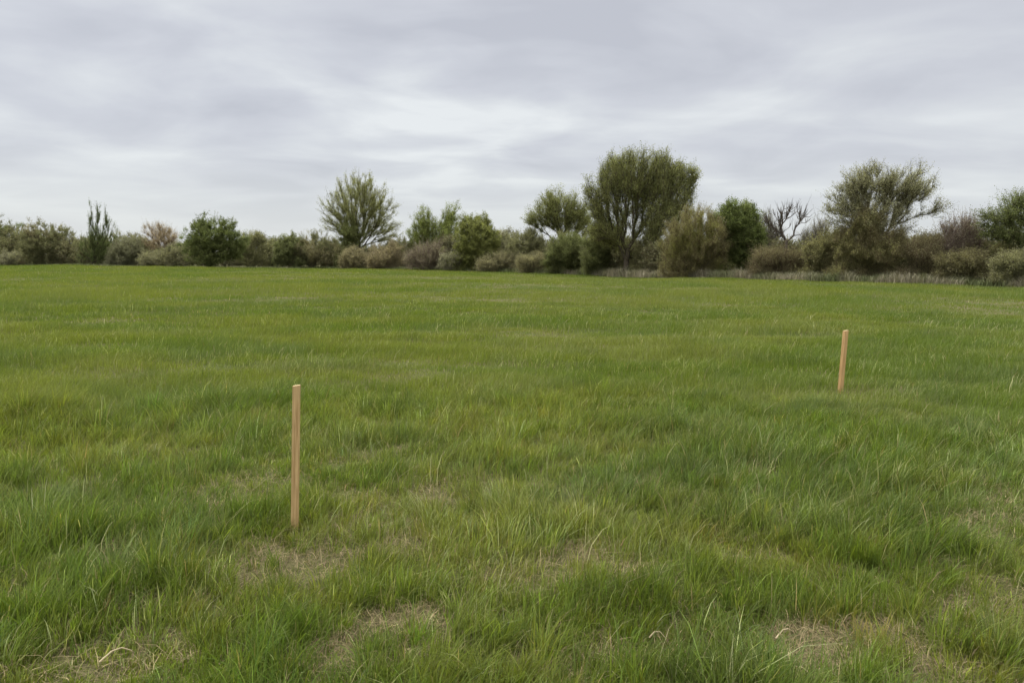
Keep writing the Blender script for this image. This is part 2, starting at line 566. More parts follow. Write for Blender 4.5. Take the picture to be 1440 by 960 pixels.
gcol = fbm(x / 2.2, y / 1.3, 211, 3)[:, None]
gm = np.clip((gcol - .42) * 4 + (np.interp(px, [600, 660, 780, 960, 1010, 1120, 1200, 1440], [1.5, .6, .0, -.1, -.6, -.5, .4, .05]))[:, None], 0, 1)
t = (np.array([.245, .222, .160]) * (1 - gm) + np.array([.13, .15, .07]) * gm) * np.exp(rng.normal(0, .25, n))[:, None]
blades(V, x, y, hgt(x, y) - .02, h, w, lx, ly, t, (0, .5, 1))
tag(V.build('verge_weeds', DRY_MAT), 'dry grey tan weeds along the foot of the hedge on the right', 'weeds', kind='stuff')


# ------------------------------------------------------------------ trees and bushes
def unit(v):
    return v / np.maximum(np.linalg.norm(v, axis=-1, keepdims=True), 1e-9)


def grow(base, fork, attr, bf, seg, curl):
    """branch skeleton: every attraction point joins the existing wood where distance + bf * path length is least"""
    P = [np.array(base)]; par = [-1]; pl = [0.0]
    L0 = np.linalg.norm(fork - base)
    k = max(3, int(L0 / seg))
    wob = rng.normal(0, .02 * L0, (k + 1, 3)); wob[0] = 0
    for i in range(1, k + 1):
        P.append(base + (fork - base) * i / k + wob[i] * (1, 1, 0)); par.append(i - 1); pl.append(L0 * i / k)
    order = np.argsort(np.linalg.norm(attr - fork, axis=1) + rng.random(len(attr)) * .4)
    cap = len(attr) * 14 + 60
    A = np.zeros((cap, 3)); PLA = np.zeros(cap)
    m = len(P); A[:m] = P; PLA[:m] = pl
    paths = []
    lo = max(1, int(k * .6))
    for i in order:
        a = attr[i]
        d = np.linalg.norm(A[lo:m] - a, axis=1)
        # wood above the target or pointing back costs more
        pen = np.maximum(A[lo:m, 2] - a[2], 0) * 1.2
        j = lo + int(np.argmin(d + bf * PLA[lo:m] + pen))
        p0 = A[j].copy(); dist = np.linalg.norm(a - p0)
        pj = par[j]
        dirp = unit(p0 - A[pj]) if pj >= 0 else np.array([0, 0, 1.0])
        ns = int(min(12, max(1, round(dist / seg))))
        c = p0 + (dirp * .45 + unit(a - p0) * .3 + np.array([0, 0, curl])) * dist * .45
        prev = j; pp = p0
        for s in range(1, ns + 1):
            t = s / ns
            q = p0 * (1 - t) ** 2 + c * 2 * t * (1 - t) + a * t * t
            if s < ns:
                q = q + rng.normal(0, .05 * dist / ns + .01, 3)
            A[m] = q; PLA[m] = PLA[prev] + np.linalg.norm(q - pp)
            P.append(q); par.append(prev); prev = m; pp = q; m += 1
        paths.append(prev)
    return A[:m], np.array(par), paths


def tubes_from_skeleton(buf, A, par, r0, expo, rmax, tips):
    n = len(A)
    acc = np.zeros(n)
    kids = np.zeros(n, int)
    for i in range(n - 1, 0, -1):
        if kids[i] == 0:
            acc[i] = r0 ** expo
        acc[par[i]] += acc[i]; kids[par[i]] += 1
    rad = np.minimum(acc ** (1 / expo), rmax)
    rad[0] = min(rad[1] * 1.35, rmax * 1.35)
    i = np.arange(1, n); p = par[1:]
    d = unit(A[i] - A[p])
    ref = np.where(np.abs(d[:, 2:3]) < .9, np.array([[0, 0, 1.0]]), np.array([[1.0, 0, 0]]))
    u = unit(np.cross(d, ref)); v = np.cross(d, u)
    thick = rad[i] > .05
    for sel, ns in ((thick, 7), (~thick, 4)):
        ii = i[sel]
        if len(ii) == 0:
            continue
        ang = np.arange(ns) * 2 * math.pi / ns
        cs = np.cos(ang)[None, :, None]; sn = np.sin(ang)[None, :, None]
        uu = u[sel][:, None]; vv = v[sel][:, None]
        ring = uu * cs + vv * sn
        rp = np.minimum(rad[par[ii]], rad[ii] * 1.25)[:, None, None]
        V0 = A[par[ii]][:, None] - d[sel][:, None] * rad[ii][:, None, None] * .3 + ring * rp
        V1 = A[ii][:, None] + ring * rad[ii][:, None, None]
        VV = np.concatenate([V0, V1], 1).reshape(-1, 3)
        k = np.arange(ns); k2 = (k + 1) % ns
        f = np.stack([k, k2, k2 + ns, k + ns], 1)
        F = (np.arange(len(ii)) * 2 * ns)[:, None, None] + f[None]
        buf.add(VV, F.reshape(-1, 4))
    return rad


def twig_tubes(buf, p0, p1, r):
    """thin three-sided twigs"""
    n = len(p0)
    d = unit(p1 - p0)
    ref = np.where(np.abs(d[:, 2:3]) < .9, np.array([[0, 0, 1.0]]), np.array([[1.0, 0, 0]]))
    u = unit(np.cross(d, ref)); v = np.cross(d, u)
    vs = []
    for q, s in ((p0, 1.0), (p1, .35)):
        for a in (0, 2.094, 4.189):
            vs.append(q + (u * math.cos(a) + v * math.sin(a)) * (r * s)[:, None])
    VV = np.stack(vs, 1).reshape(-1, 3)
    f = np.array([[0, 1, 4, 3], [1, 2, 5, 4], [2, 0, 3, 5]])
    F = (np.arange(n) * 6)[:, None, None] + f[None]
    buf.add(VV, F.reshape(-1, 4))


def leaf_quads(buf, c, ax, size, tint):
    n = len(c)
    rnd = unit(rng.normal(0, 1, (n, 3)))
    s = unit(np.cross(ax, rnd))
    l = (size * (.75 + .6 * rng.random(n)))[:, None]
    wd = l * (.5 + .25 * rng.random(n))[:, None]
    V = np.stack([c - ax * l * .5, c + s * wd * .5 + ax * l * .05, c + ax * l * .5, c - s * wd * .5 + ax * l * .05], 1).reshape(-1, 3)
    F = (np.arange(n) * 4)[:, None] + np.array([[0, 1, 2, 3]])
    buf.add(V, F, np.repeat(tint, 4, axis=0))


def in_lobes(lobes, D, n, shell, ytilt=0.9, rag=.26):
    """points inside ellipsoids given in photo pixels: (cx, cy, rx, ry, weight)"""
    s = D / FPX
    wts = np.array([(l[2] * l[3]) * (l[4] if len(l) > 4 else 1) for l in lobes], float)
    k = rng.choice(len(lobes), n, p=wts / wts.sum())
    d = unit(rng.normal(0, 1, (n, 3)))
    rr = rng.random(n) ** shell
    C = np.array([at_depth(l[0], l[1], D) for l in lobes])
    off = np.array([(0, (hash_(i) - .5) * min(l[2], 40) * s * .7, 0) for i, l in enumerate(lobes)])
    RX = np.array([l[2] for l in lobes]) * s; RZ = np.array([l[3] for l in lobes]) * s
    RY = np.minimum(RX, RZ * 1.6) * ytilt
    p = C[k] + off[k] + d * rr[:, None] * np.stack([RX[k], RY[k], RZ[k]], 1)
    # uneven crown: bays and bulges in the outline
    g = fbm(p[:, 0] / (14 * s) + p[:, 1] / (22 * s), p[:, 2] / (14 * s), 301, 2)
    pull = np.clip((.5 - g) * 1.5, 0, rag)
    p = p - (p - C[k] - off[k]) * pull[:, None]
    return p


def hash_(i):
    return ((i * 7919 + 13) * 104729 % 1009) / 1009.0


BIG = 'trees standing along the far edge of the field'
BUSH = 'bushes of the hedge along the far edge of the field'

STY = {
    # n attr, bf, r0, twigs per attr, twig len, up, out, rnd, leaves per twig, leaf size, shell
    'poplar': dict(n=420, bf=.75, r0=.010, tw=11, tl=.62, up=.55, out=.6, rnd=.5, lv=17, ls=.082, shell=.42, curl=.2, expo=2.3, rmax=.42),
    'airy':   dict(n=340, bf=.8, r0=.011, tw=11, tl=.7, up=.4, out=.75, rnd=.36, lv=14, ls=.085, shell=.38, curl=.2, expo=2.3, rmax=.4),
    'dense':  dict(n=300, bf=.35, r0=.009, tw=9, tl=.55, up=.45, out=.5, rnd=.55, lv=20, ls=.088, shell=.38, curl=.1, expo=2.3, rmax=.3),
    'willow': dict(n=420, bf=.5, r0=.009, tw=9, tl=.65, up=.5, out=.55, rnd=.4, lv=9, ls=.065, shell=.42, curl=.18, expo=2.25, rmax=.34),
    'shrub':  dict(n=200, bf=.3, r0=.008, tw=12, tl=.55, up=.65, out=.45, rnd=.5, lv=14, ls=.072, shell=.36, curl=.15, expo=2.4, rmax=.12),
    'twiggy': dict(n=220, bf=.5, r0=.009, tw=16, tl=.75, up=.8, out=.5, rnd=.38, lv=6, ls=.055, shell=.38, curl=.25, expo=2.4, rmax=.14),
    'bare':   dict(n=110, bf=.6, r0=.014, tw=8, tl=.7, up=.7, out=.6, rnd=.28, lv=0, ls=.1, shell=.3, curl=.12, expo=2.05, rmax=.24),
}


def plant(kind, name, label, cat, bx, off, lobes, style, leaf, bark, fork=None, group=None, stems=1, **kw):
    """bx: photo column of the stem; off: metres behind the field edge; lobes in photo pixels"""
    st = dict(STY[style]); st.update(kw)
    D = float(edge_dist(bx)) + off
    s = D / FPX
    hor = 362 + (bx - 720) * 10 / 1440.0
    bxw = ((bx - 720) / FPX / math.cos(PITCH)) * D
    base = np.array([bxw, D, float(hgt(bxw, D)) - .05])
    root = bpy.data.objects.new(name, None)
    root.empty_display_size = .5
    root.location = base
    COL.objects.link(root)
    tag(root, label, cat, group)
    n = st['n']
    if style in ('poplar', 'airy'):      # many fine branchlets, each with few shoots
        n = int(n * 1.6); st['tw'] = max(4, int(st['tw'] * .68))
    wood = Buf(); fol = Buf()
    if st.get('skirt', cat == 'bush'):
        x0 = min(l[0] - l[2] for l in lobes); x1 = max(l[0] + l[2] for l in lobes)
        brow = hor + CAM_Z * FPX / D
        wd_ = x1 - x0
        lobes = list(lobes)
        for q_ in range(4):      # ragged growth down to the ground
            u_ = .12 + .25 * q_ + rng.normal(0, .05)
            ry_ = 7 + 9 * rng.random()
            lobes.append((x0 + wd_ * u_, brow - ry_ * .75, wd_ * (.13 + .08 * rng.random()), ry_, .9))
        n = int(n * 1.3)
    pts = in_lobes(lobes, D, n, st['shell'], rag=st.get('rag', .26))
    pts[:, 2] = np.maximum(pts[:, 2], base[2] + .12)
    if fork is None:
        fz = (pts[:, 2].min() * .75 + base[2] * .25)
        fk = np.array([base[0] + rng.normal(0, .1), D, max(fz, base[2] + .25)])
    else:
        fk = at_depth(fork[0], fork[1], D)
    groups = np.zeros(n, int)
    if stems > 1:
        ctr = np.linspace(pts[:, 0].min(), pts[:, 0].max(), stems * 2 + 1)[1::2]
        groups = np.argmin(np.abs(pts[:, 0:1] - ctr[None] + rng.normal(0, .1, (n, 1))), 1)
    for g in range(stems):
        ap = pts[groups == g]
        if len(ap) < 4:
            continue
        if stems > 1:
            b0 = np.array([base[0] * .35 + ctr[g] * .65, D + rng.normal(0, .3), base[2]])
            f0 = b0 + np.array([(ctr[g] - base[0]) * .12, 0, max(.25, (ap[:, 2].min() - b0[2]) * .6)])
        else:
            b0, f0 = base, fk
        A, par, ends = grow(b0, f0, ap, st['bf'], max(.25, 7 * s), st['curl'])
        tubes_from_skeleton(wood, A, par, st['r0'], st['expo'], st['rmax'], ends)
        ends = np.array(ends)
        ctrc = f0 if style in ('poplar', 'airy', 'bare') else np.array([ap[:, 0].mean(), D, ap[:, 2].min() * .6 + ap[:, 2].mean() * .4])
        # twigs on the last stretch of each branch
        nt_ = int(st['tw'])
        e = np.repeat(ends, nt_)
        back = rng.integers(0, 4, len(e))
        q = e.copy()
        for b_ in range(1, 4):
            q = np.where((back >= b_) & (par[q] > 0), par[q], q)
        pp = A[q]
        pdir = unit(pp - A[np.maximum(par[q], 0)])
        outw = unit(pp - ctrc)
        dr = unit(pdir * .5 + np.array([0, 0, 1.0]) * st['up'] + outw * st['out'] + rng.normal(0, 1, (len(e), 3)) * st['rnd'])
        ln = st['tl'] * (.5 + .8 * rng.random(len(e))) * np.where(rng.random(len(e)) < (.06 if style in ('shrub', 'twiggy') else .012), 1.7, 1.0)
        tip = pp + dr * ln[:, None]
        tip[:, 2] = np.maximum(tip[:, 2], base[2] + .08)
        twig_tubes(wood, pp, tip, (st['r0'] * .75) * (.7 + .5 * rng.random(len(e))))
        if st['lv'] > 0:
            nl = rng.poisson(st['lv'], len(e))
            li = np.repeat(np.arange(len(e)), nl)
            t = .15 + .9 * rng.random(len(li))
            c = pp[li] + dr[li] * (ln[li] * t)[:, None] + rng.normal(0, st.get('jit', .11 if style in ('poplar', 'airy') else .07), (len(li), 3))
            c[:, 2] = np.maximum(c[:, 2], base[2] + .05)
            ax = unit(dr[li] * .8 + rng.normal(0, .55, (len(li), 3)))
            br = np.exp(rng.normal(0, .16, len(ends)))
            br = np.repeat(br, nt_)[li]
            tn = np.array(leaf)[None] * (br * np.exp(rng.normal(0, .2, len(li))))[:, None]
            if 'leaf2' in kw:
                m2 = (vnoise(c[:, 0] / 1.1 + 7, c[:, 2] / 1.1 + c[:, 1] / 1.3, 5) > (1 - kw.get('mix2', .4)))
                tn[m2] = np.array(kw['leaf2'])[None] * (br * np.exp(rng.normal(0, .2, len(li))))[m2][:, None]
            leaf_quads(fol, c, ax, np.full(len(li), st['ls']), tn)
    treeish = cat == 'tree'
    wood.build('trunk' if treeish else 'stems', bark, root, origin=base)
    if fol.v:
        fol.build('crown' if treeish else 'foliage', LEAF_MAT, root, origin=base)
    return root


# leaf pigments
DG = (.056, .068, .028)      # dark green
MG = (.085, .102, .035)      # fresh spring green
YG = (.115, .125, .035)      # yellow green
OL = (.080, .083, .050)      # olive
GO = (.100, .102, .078)      # grey olive
GP = (.125, .123, .102)      # pale grey
BO = (.094, .088, .060)      # brown olive
MV = (.122, .108, .096)      # mauve brown


def tree(*a, **k): return plant('t', *a, group=BIG, **k)
def bush(*a, **k):
    a = list(a)
    a[7] = tuple(.68 * c + .32 * q for c, q in zip(a[7], (.090, .092, .060)))
    return plant('b', *a, group=BUSH, **k)


# ---- the mass behind: nobody can count its bushes
TH = Buf()
for px in np.arange(-260, 1720, 17.0):
    px = px + rng.normal(0, 5)
    D = float(edge_dist(px)) + 4.5 + 7 * rng.random()
    s = D / FPX
    hor = 362 + (px - 720) * 10 / 1440.0
    brow = hor + CAM_Z * FPX / D
    top = np.interp(px, [0, 120, 190, 226, 265, 300, 390, 470, 560, 700, 770, 900, 1080, 1150, 1300, 1440], [320, 332, 338, 352, 346, 338, 334, 338, 344, 332, 334, 336, 342, 344, 340, 335]) + rng.normal(0, 6)
    hh = (brow - top) * s; rx = (18 + 8 * rng.random()) * s
    c0 = np.array([((px - 720) / FPX / math.cos(PITCH)) * D, D, 0])
    ncl = 190
    dd = unit(rng.normal(0, 1, (ncl, 3))) * (rng.random((ncl, 1)) ** .36)
    cc = c0 + np.array([0, 0, hh * .45]) + dd * np.array([rx, rx, hh * .5])
    cc[:, 2] = np.maximum(cc[:, 2], .05 + .3 * rng.random(ncl))
    ntw = 9
    p0 = np.repeat(cc, ntw, 0)
    dr = unit(rng.normal(0, .55, (len(p0), 3)) + np.array([0, 0, .8]) + np.repeat(unit(dd), ntw, 0) * .4)
    ln = .35 + .45 * rng.random(len(p0))
    p1 = p0 + dr * ln[:, None]
    k0 = TH.n
    twig_tubes(TH, p0, p1, np.full(len(p0), .011))
    TH.c.append(np.tile(np.array([[.10, .08, .06]], np.float32), (TH.n - k0, 1)))
    pal = [OL, GO, (.088, .088, .058), OL, (.075, .083, .046)][rng.integers(0, 5)]
    li = np.repeat(np.arange(len(p0)), 6)
    lc = p0[li] + dr[li] * (ln[li] * (.1 + rng.random(len(li))))[:, None] + rng.normal(0, .05, (len(li), 3))
    ax = unit(dr[li] * .7 + rng.normal(0, .6, (len(li), 3)))
    bb = np.repeat(np.exp(rng.normal(0, .2, ncl)), ntw)[li] * np.exp(rng.normal(0, .2, len(li)))
    leaf_quads(TH, lc, ax, np.full(len(li), .12), np.array(pal)[None] * bb[:, None])
tag(TH.build('hedge_thicket', LEAF_MAT), 'grey olive thicket forming the unbroken back of the hedge behind the nearer bushes', 'thicket', kind='stuff')
# ---- the left third
tree('broadleaf_tree', 'dark olive tree cut by the left edge of the photo', 'tree', 8, 6, [(6, 338, 36, 34), (-25, 345, 30, 36), (22, 330, 18, 20)], 'dense', OL, BARK_DARK, leaf2=DG, mix2=.5, n=420, skirt=True)
tree('broadleaf_tree', 'brownish olive round tree second from the left edge, beside the spiky tree', 'tree', 70, 5, [(62, 335, 28, 28), (84, 342, 22, 26), (48, 345, 22, 26), (70, 362, 36, 14)], 'dense', BO, BARK_BROWN, leaf2=OL, mix2=.5, n=460, skirt=True)
bush('hedge_bush', 'low pale grey bush at the foot of the leftmost olive tree', 'bush', 20, 1, [(18, 365, 20, 8)], 'shrub', GP, BARK_GREY, n=90)
tree('conifer_tree', 'thin spiky dark green tree with bare pointed leaders on the left', 'tree', 134, 4,
     [(138, 306, 3, 28, 1.6), (128, 318, 3, 32, 1.6), (149, 318, 3, 28, 1.6), (136, 334, 15, 24, 1.6), (135, 350, 23, 22, 1.4), (159, 330, 8, 22, .8), (118, 345, 7, 20, .8)], 'poplar', (.052, .068, .028), BARK_DARK, fork=(134, 358), n=260, tw=9, tl=.75, up=1.3, out=.5, rnd=.24, bf=.5, lv=9, ls=.07, jit=.06, skirt=True)
bush('hedge_bush', 'grey green bush just right of the spiky tree', 'bush', 178, 5, [(178, 350, 24, 24), (164, 358, 14, 16), (192, 345, 12, 14)], 'shrub', GO, BARK_GREY, n=240)
tree('bare_tree', 'pale brown fan of bare twigs between the spiky tree and the dark round tree', 'tree', 226, 8, [(224, 334, 24, 22), (238, 340, 14, 18)], 'twiggy', (.17, .14, .11), BARK_BROWN, fork=(226, 365), n=260, lv=8.5)
bush('hedge_bush', 'pale olive spreading bush left of the dark round tree', 'bush', 232, 1.5, [(228, 364, 26, 11), (246, 358, 14, 14), (210, 366, 12, 8)], 'shrub', (.108, .106, .074), BARK_GREY, n=230)
tree('broadleaf_tree', 'dark green round tree low to the grass with a short black trunk, left of middle', 'tree', 300, -1,
     [(298, 334, 38, 30, 1.3), (284, 316, 13, 18), (318, 318, 16, 14), (276, 344, 24, 24), (324, 344, 26, 28), (300, 358, 36, 15), (336, 350, 14, 20, .7)], 'dense', DG, BARK_DARK, n=700, leaf2=(.066, .078, .034), mix2=.3, fork=(299, 360), ls=0.082)
bush('hedge_bush', 'grey olive tall bush touching the right side of the dark round tree', 'bush', 356, 6, [(362, 348, 16, 24), (345, 346, 12, 22), (364, 336, 10, 10)], 'shrub', (.105, .105, .06), BARK_GREY, n=240)
bush('hedge_bush', 'thin pale bush in the gap left of the dark low bush', 'bush', 386, 10, [(384, 352, 13, 20)], 'shrub', (.15, .145, .095), BARK_GREY, n=140)
bush('hedge_bush', 'dark green bush beside the grey rounded bush left of the tall fan tree', 'bush', 402, 4, [(402, 352, 18, 24), (414, 342, 14, 14)], 'dense', (.068, .08, .035), BARK_DARK, n=240)
bush('hedge_bush', 'grey brown rounded bush left of the tall fan tree', 'bush', 443, 2, [(443, 348, 28, 26), (424, 358, 16, 16), (464, 356, 18, 18)], 'shrub', (.12, .108, .072), BARK_GREY, n=380, leaf2=OL, mix2=.3)
tree('fan_tree', 'tall airy fan shaped tree alone above the hedge, left of middle', 'tree', 505, 6,
     [(505, 278, 44, 34, 1.2), (505, 262, 22, 18, .8), (534, 295, 26, 28), (474, 296, 25, 24), (536, 322, 28, 22, .9), (472, 318, 22, 14, .7), (500, 312, 34, 28, .7), (550, 328, 15, 16, .5)],
     'airy', (.105, .11, .056), BARK_DARK, fork=(505, 338), n=560, r0=.0135, lv=21, tw=9, tl=.7, ls=.075, rmax=.5)
bush('hedge_bush', 'fresh green sucker growth round the trunk of the tall fan tree', 'bush', 497, 4.5, [(495, 328, 20, 24), (488, 340, 12, 18)], 'dense', (.078, .092, .034), BARK_DARK, n=300, ls=0.075)
bush('hedge_bush', 'low grey bush in front of the tall fan tree', 'bush', 500, .8, [(500, 362, 20, 13), (488, 366, 10, 9)], 'shrub', (.135, .118, .085), BARK_GREY, n=190)
bush('hedge_bush', 'low grey mauve bush right of the tall fan tree trunk', 'bush', 538, 1.2, [(540, 360, 24, 15), (555, 355, 14, 18)], 'shrub', (.14, .118, .088), BARK_MAUVE, n=230)
# ---- the middle
tree('broadleaf_tree', 'fresh green tree with two upright lobes right of the tall fan tree', 'tree', 606, 7,
     [(596, 318, 20, 31, 1.3), (632, 312, 18, 31, 1.3), (590, 335, 16, 22), (622, 334, 27, 26, 1.2), (610, 345, 30, 20)], 'poplar', (.085, .1, .036), BARK_DARK, n=520, lv=20.9, tw=8, fork=(606, 356))
bush('hedge_bush', 'mauve brown twiggy bush under the two lobed green tree', 'bush', 607, 1.2, [(605, 356, 24, 20), (588, 362, 12, 13)], 'twiggy', MV, BARK_MAUVE, n=260, lv=7.6)
bush('hedge_bush', 'low grey bush right of the mauve brown bush', 'bush', 638, .5, [(636, 366, 18, 10)], 'shrub', GP, BARK_GREY, n=120)
tree('broadleaf_tree', 'yellow green bushy tree reaching the grass in the middle of the hedge', 'tree', 668, 2,
     [(668, 336, 30, 30), (676, 318, 16, 17), (656, 320, 12, 14), (668, 358, 32, 16), (690, 340, 14, 22)], 'dense', (.092, .1, .04), BARK_DARK, n=640, leaf2=(.08, .088, .034), mix2=.4, skirt=True, ls=0.082)
bush('hedge_bush', 'pale grey green bush behind the yellow green tree on its right', 'bush', 704, 8, [(704, 342, 17, 23), (716, 350, 12, 20)], 'shrub', (.135, .13, .085), BARK_GREY, n=200)
bush('hedge_bush', 'grey green domed bush left of the vase shaped tree', 'bush', 738, 5, [(734, 348, 26, 24), (756, 346, 16, 20), (746, 332, 12, 10)], 'shrub', (.1, .102, .06), BARK_GREY, n=360)
bush('hedge_bush', 'low grey bush on the grass right of the yellow green tree', 'bush', 698, .6, [(696, 369, 22, 9), (716, 366, 14, 10)], 'shrub', (.135, .125, .088), BARK_GREY, n=190)
bush('hedge_bush', 'low grey brown bush on the grass left of the dark green bush', 'bush', 750, .8, [(752, 368, 22, 11), (738, 370, 12, 8)], 'shrub', (.125, .115, .078), BARK_GREY, n=190)
tree('vase_tree', 'vase shaped tree with two leafy lobes on the left of the biggest tree', 'tree', 788, 8,
     [(775, 290, 22, 26), (806, 300, 18, 30), (756, 306, 16, 14, .8), (822, 312, 12, 24), (785, 312, 30, 16, .5), (746, 312, 11, 10, .6)], 'poplar', (.095, .102, .045), BARK_DARK, fork=(786, 344), n=560, lv=15.2, tw=8, tl=.7)
bush('hedge_bush', 'dark green round bush at the grass edge left of the biggest tree', 'bush', 798, 1.5, [(800, 352, 28, 25), (784, 360, 18, 18), (816, 356, 14, 20)], 'dense', (.06, .072, .027), BARK_DARK, n=520, ls=0.068)
tree('big_tree', 'biggest tree of the row, broad crown over a dark forked trunk', 'tree', 876, 3,
     [(878, 252, 38, 40, 1.3), (862, 240, 26, 28), (880, 222, 18, 15, .8), (908, 234, 26, 24), (920, 258, 26, 34, 1.1), (850, 276, 26, 32), (838, 290, 17, 26), (842, 305, 18, 20, .7), (905, 270, 28, 38), (880, 300, 36, 28, 1), (850, 326, 26, 22, 1.1), (905, 322, 20, 24, .9), (862, 338, 20, 18, .8), (838, 326, 18, 24, .9), (832, 268, 14, 18, .8)],
     'poplar', (.088, .094, .040), BARK_DARK, fork=(884, 350), r0=.0135, n=1050, shell=.55, lv=13, rmax=.5, tl=.7, tw=8, ls=0.078)
tree('leaning_tree', 'slimmer tree leaning right out of the biggest tree crown', 'tree', 915, 5,
     [(940, 250, 26, 30, 1.1), (965, 262, 14, 30), (930, 228, 16, 14), (946, 286, 26, 30), (925, 300, 22, 30, .8), (972, 250, 10, 20), (918, 325, 18, 24, .6), (945, 308, 26, 24, .8), (955, 240, 16, 16, .8)], 'poplar', (.09, .096, .044), BARK_DARK, fork=(916, 346), n=660, lv=11.4, tl=.7, tw=8)
bush('hedge_bush', 'dark green undergrowth bush against the trunk of the biggest tree', 'bush', 850, 3.5, [(846, 342, 24, 30), (864, 346, 18, 30), (838, 356, 20, 20)], 'dense', (.064, .075, .03), BARK_DARK, n=560, ls=0.068)
bush('hedge_bush', 'thin olive bush between the two trunks of the tallest trees', 'bush', 905, 5.5, [(906, 355, 18, 20), (922, 345, 10, 22)], 'shrub', (.1, .1, .055), BARK_BROWN, n=220, lv=9.5)
# ---- the right third
bush('hedge_bush', 'large brown olive dome shaped bush right of the biggest tree', 'bush', 978, 1.5,
     [(978, 334, 44, 41, 1.8), (955, 350, 26, 30), (1002, 346, 26, 34), (975, 366, 44, 16)], 'twiggy', (.108, .098, .05), BARK_BROWN, rag=.06, n=620, lv=14.2, leaf2=(.1, .1, .042), mix2=.45, ls=0.051, tl=.6)
tree('broadleaf_tree', 'deep green dense tree behind the brown dome shaped bush', 'tree', 1045, 5,
     [(1028, 308, 26, 24, 1.2), (1050, 312, 20, 26), (1050, 338, 22, 26), (1030, 340, 20, 26), (1060, 345, 12, 20), (1042, 364, 22, 14)], 'dense', (.056, .07, .027), BARK_DARK, n=620, leaf2=(.085, .1, .044), mix2=.3, skirt=True, ls=0.082)
tree('bare_tree', 'leafless dark branched tree right of the deep green tree', 'tree', 1106, 5,
     [(1107, 308, 30, 24, 1.2), (1112, 296, 14, 14, .9), (1082, 312, 12, 18, .8), (1132, 306, 10, 18, .8), (1130, 328, 12, 14, .5), (1092, 324, 14, 12, .5)], 'bare', DG, BARK_DEAD, fork=(1106, 340), n=64, r0=.02, tw=8, tl=.6, bf=.42)
bush('hedge_bush', 'pale bare twiggy bush behind the leafless tree on its left', 'bush', 1078, 9, [(1076, 328, 14, 28), (1088, 340, 14, 22)], 'twiggy', GP, BARK_GREY, n=150, lv=2.8)
bush('hedge_bush', 'pale bare twiggy bush behind the leafless tree on its right', 'bush', 1150, 10, [(1150, 334, 16, 26), (1135, 346, 16, 20)], 'twiggy', GP, BARK_GREY, n=170, lv=2.8)
bush('hedge_bush', 'rusty brown brambles under the leafless tree', 'bush', 1096, 3, [(1080, 367, 22, 10), (1105, 368, 22, 9), (1122, 368, 16, 9)], 'twiggy', (.098, .084, .055), BARK_BROWN, n=320, lv=9.5)
bush('hedge_bush', 'olive bush against the left side of the large willow', 'bush', 1160, 3, [(1160, 354, 24, 24), (1180, 348, 20, 28), (1142, 362, 14, 16)], 'shrub', (.098, .094, .05), BARK_BROWN, n=380)
tree('willow_tree', 'large half leafed willow with a long limb arching out to the right', 'tree', 1234, 3.5,
     [(1232, 264, 42, 28, 1.1), (1205, 280, 32, 30), (1270, 262, 36, 27), (1185, 305, 26, 26, .8), (1296, 275, 20, 18, .8), (1322, 292, 18, 11, .8), (1312, 305, 14, 9, .4), (1228, 305, 40, 30, .9), (1275, 312, 22, 22, .35), (1176, 286, 15, 22, .5), (1222, 245, 16, 14, .6), (1206, 258, 24, 22, 1), (1264, 284, 32, 24, .8)],
     'willow', (.120, .120, .084), BARK_DARK, fork=(1238, 352), n=960, rmax=.3, lv=10, ls=0.061, tw=8, bf=.5)
bush('hedge_bush', 'brown olive thicket wrapped round the trunk of the large willow', 'bush', 1215, 2.5,
     [(1216, 318, 26, 28), (1200, 345, 32, 30), (1232, 348, 34, 28), (1258, 345, 22, 24), (1218, 370, 46, 14)], 'shrub', (.09, .078, .046), BARK_BROWN, n=620, leaf2=(.095, .092, .05), mix2=.45, ls=0.061)
bush('hedge_bush', 'grey brown twiggy bush right of the large willow trunk', 'bush', 1296, 3, [(1294, 360, 24, 19), (1310, 350, 18, 20)], 'twiggy', (.125, .11, .075), BARK_BROWN, n=300, lv=9.5)
tree('bare_tree', 'pinkish mauve tree of fine bare twigs beside the willow limb', 'tree', 1352, 4, [(1350, 336, 28, 28, 1.2), (1368, 345, 20, 26), (1334, 350, 20, 24)], 'twiggy', MV, BARK_MAUVE, n=380, lv=4.8, fork=(1352, 372))
bush('hedge_bush', 'dark brown olive bush at the foot of the pinkish mauve tree', 'bush', 1350, 2, [(1345, 371, 30, 11), (1368, 368, 18, 13)], 'shrub', (.088, .08, .048), BARK_BROWN, n=260)
tree('broadleaf_tree', 'deep green tree cut by the right edge of the photo', 'tree', 1446, 3,
     [(1432, 296, 28, 24), (1405, 306, 24, 16), (1460, 290, 34, 30), (1410, 330, 28, 18), (1440, 325, 34, 22), (1480, 320, 40, 40), (1400, 318, 18, 12)], 'dense', (.07, .082, .038), BARK_DARK, n=560, rag=.34, lv=13, tl=.7, rnd=.45, fork=(1446, 350), ls=0.068)
bush('hedge_bush', 'grey green low bush at the right edge under the deep green tree', 'bush', 1418, 1.2, [(1418, 373, 26, 11), (1440, 370, 18, 13)], 'shrub', (.12, .12, .075), BARK_GREY, n=240)
bush('hedge_bush', 'olive brown bush filling under the right edge tree', 'bush', 1400, 4, [(1398, 362, 20, 18), (1425, 358, 24, 20), (1460, 358, 30, 22)], 'shrub', (.095, .088, .05), BARK_BROWN, n=320)

# ------------------------------------------------------------------ stakes
import bmesh


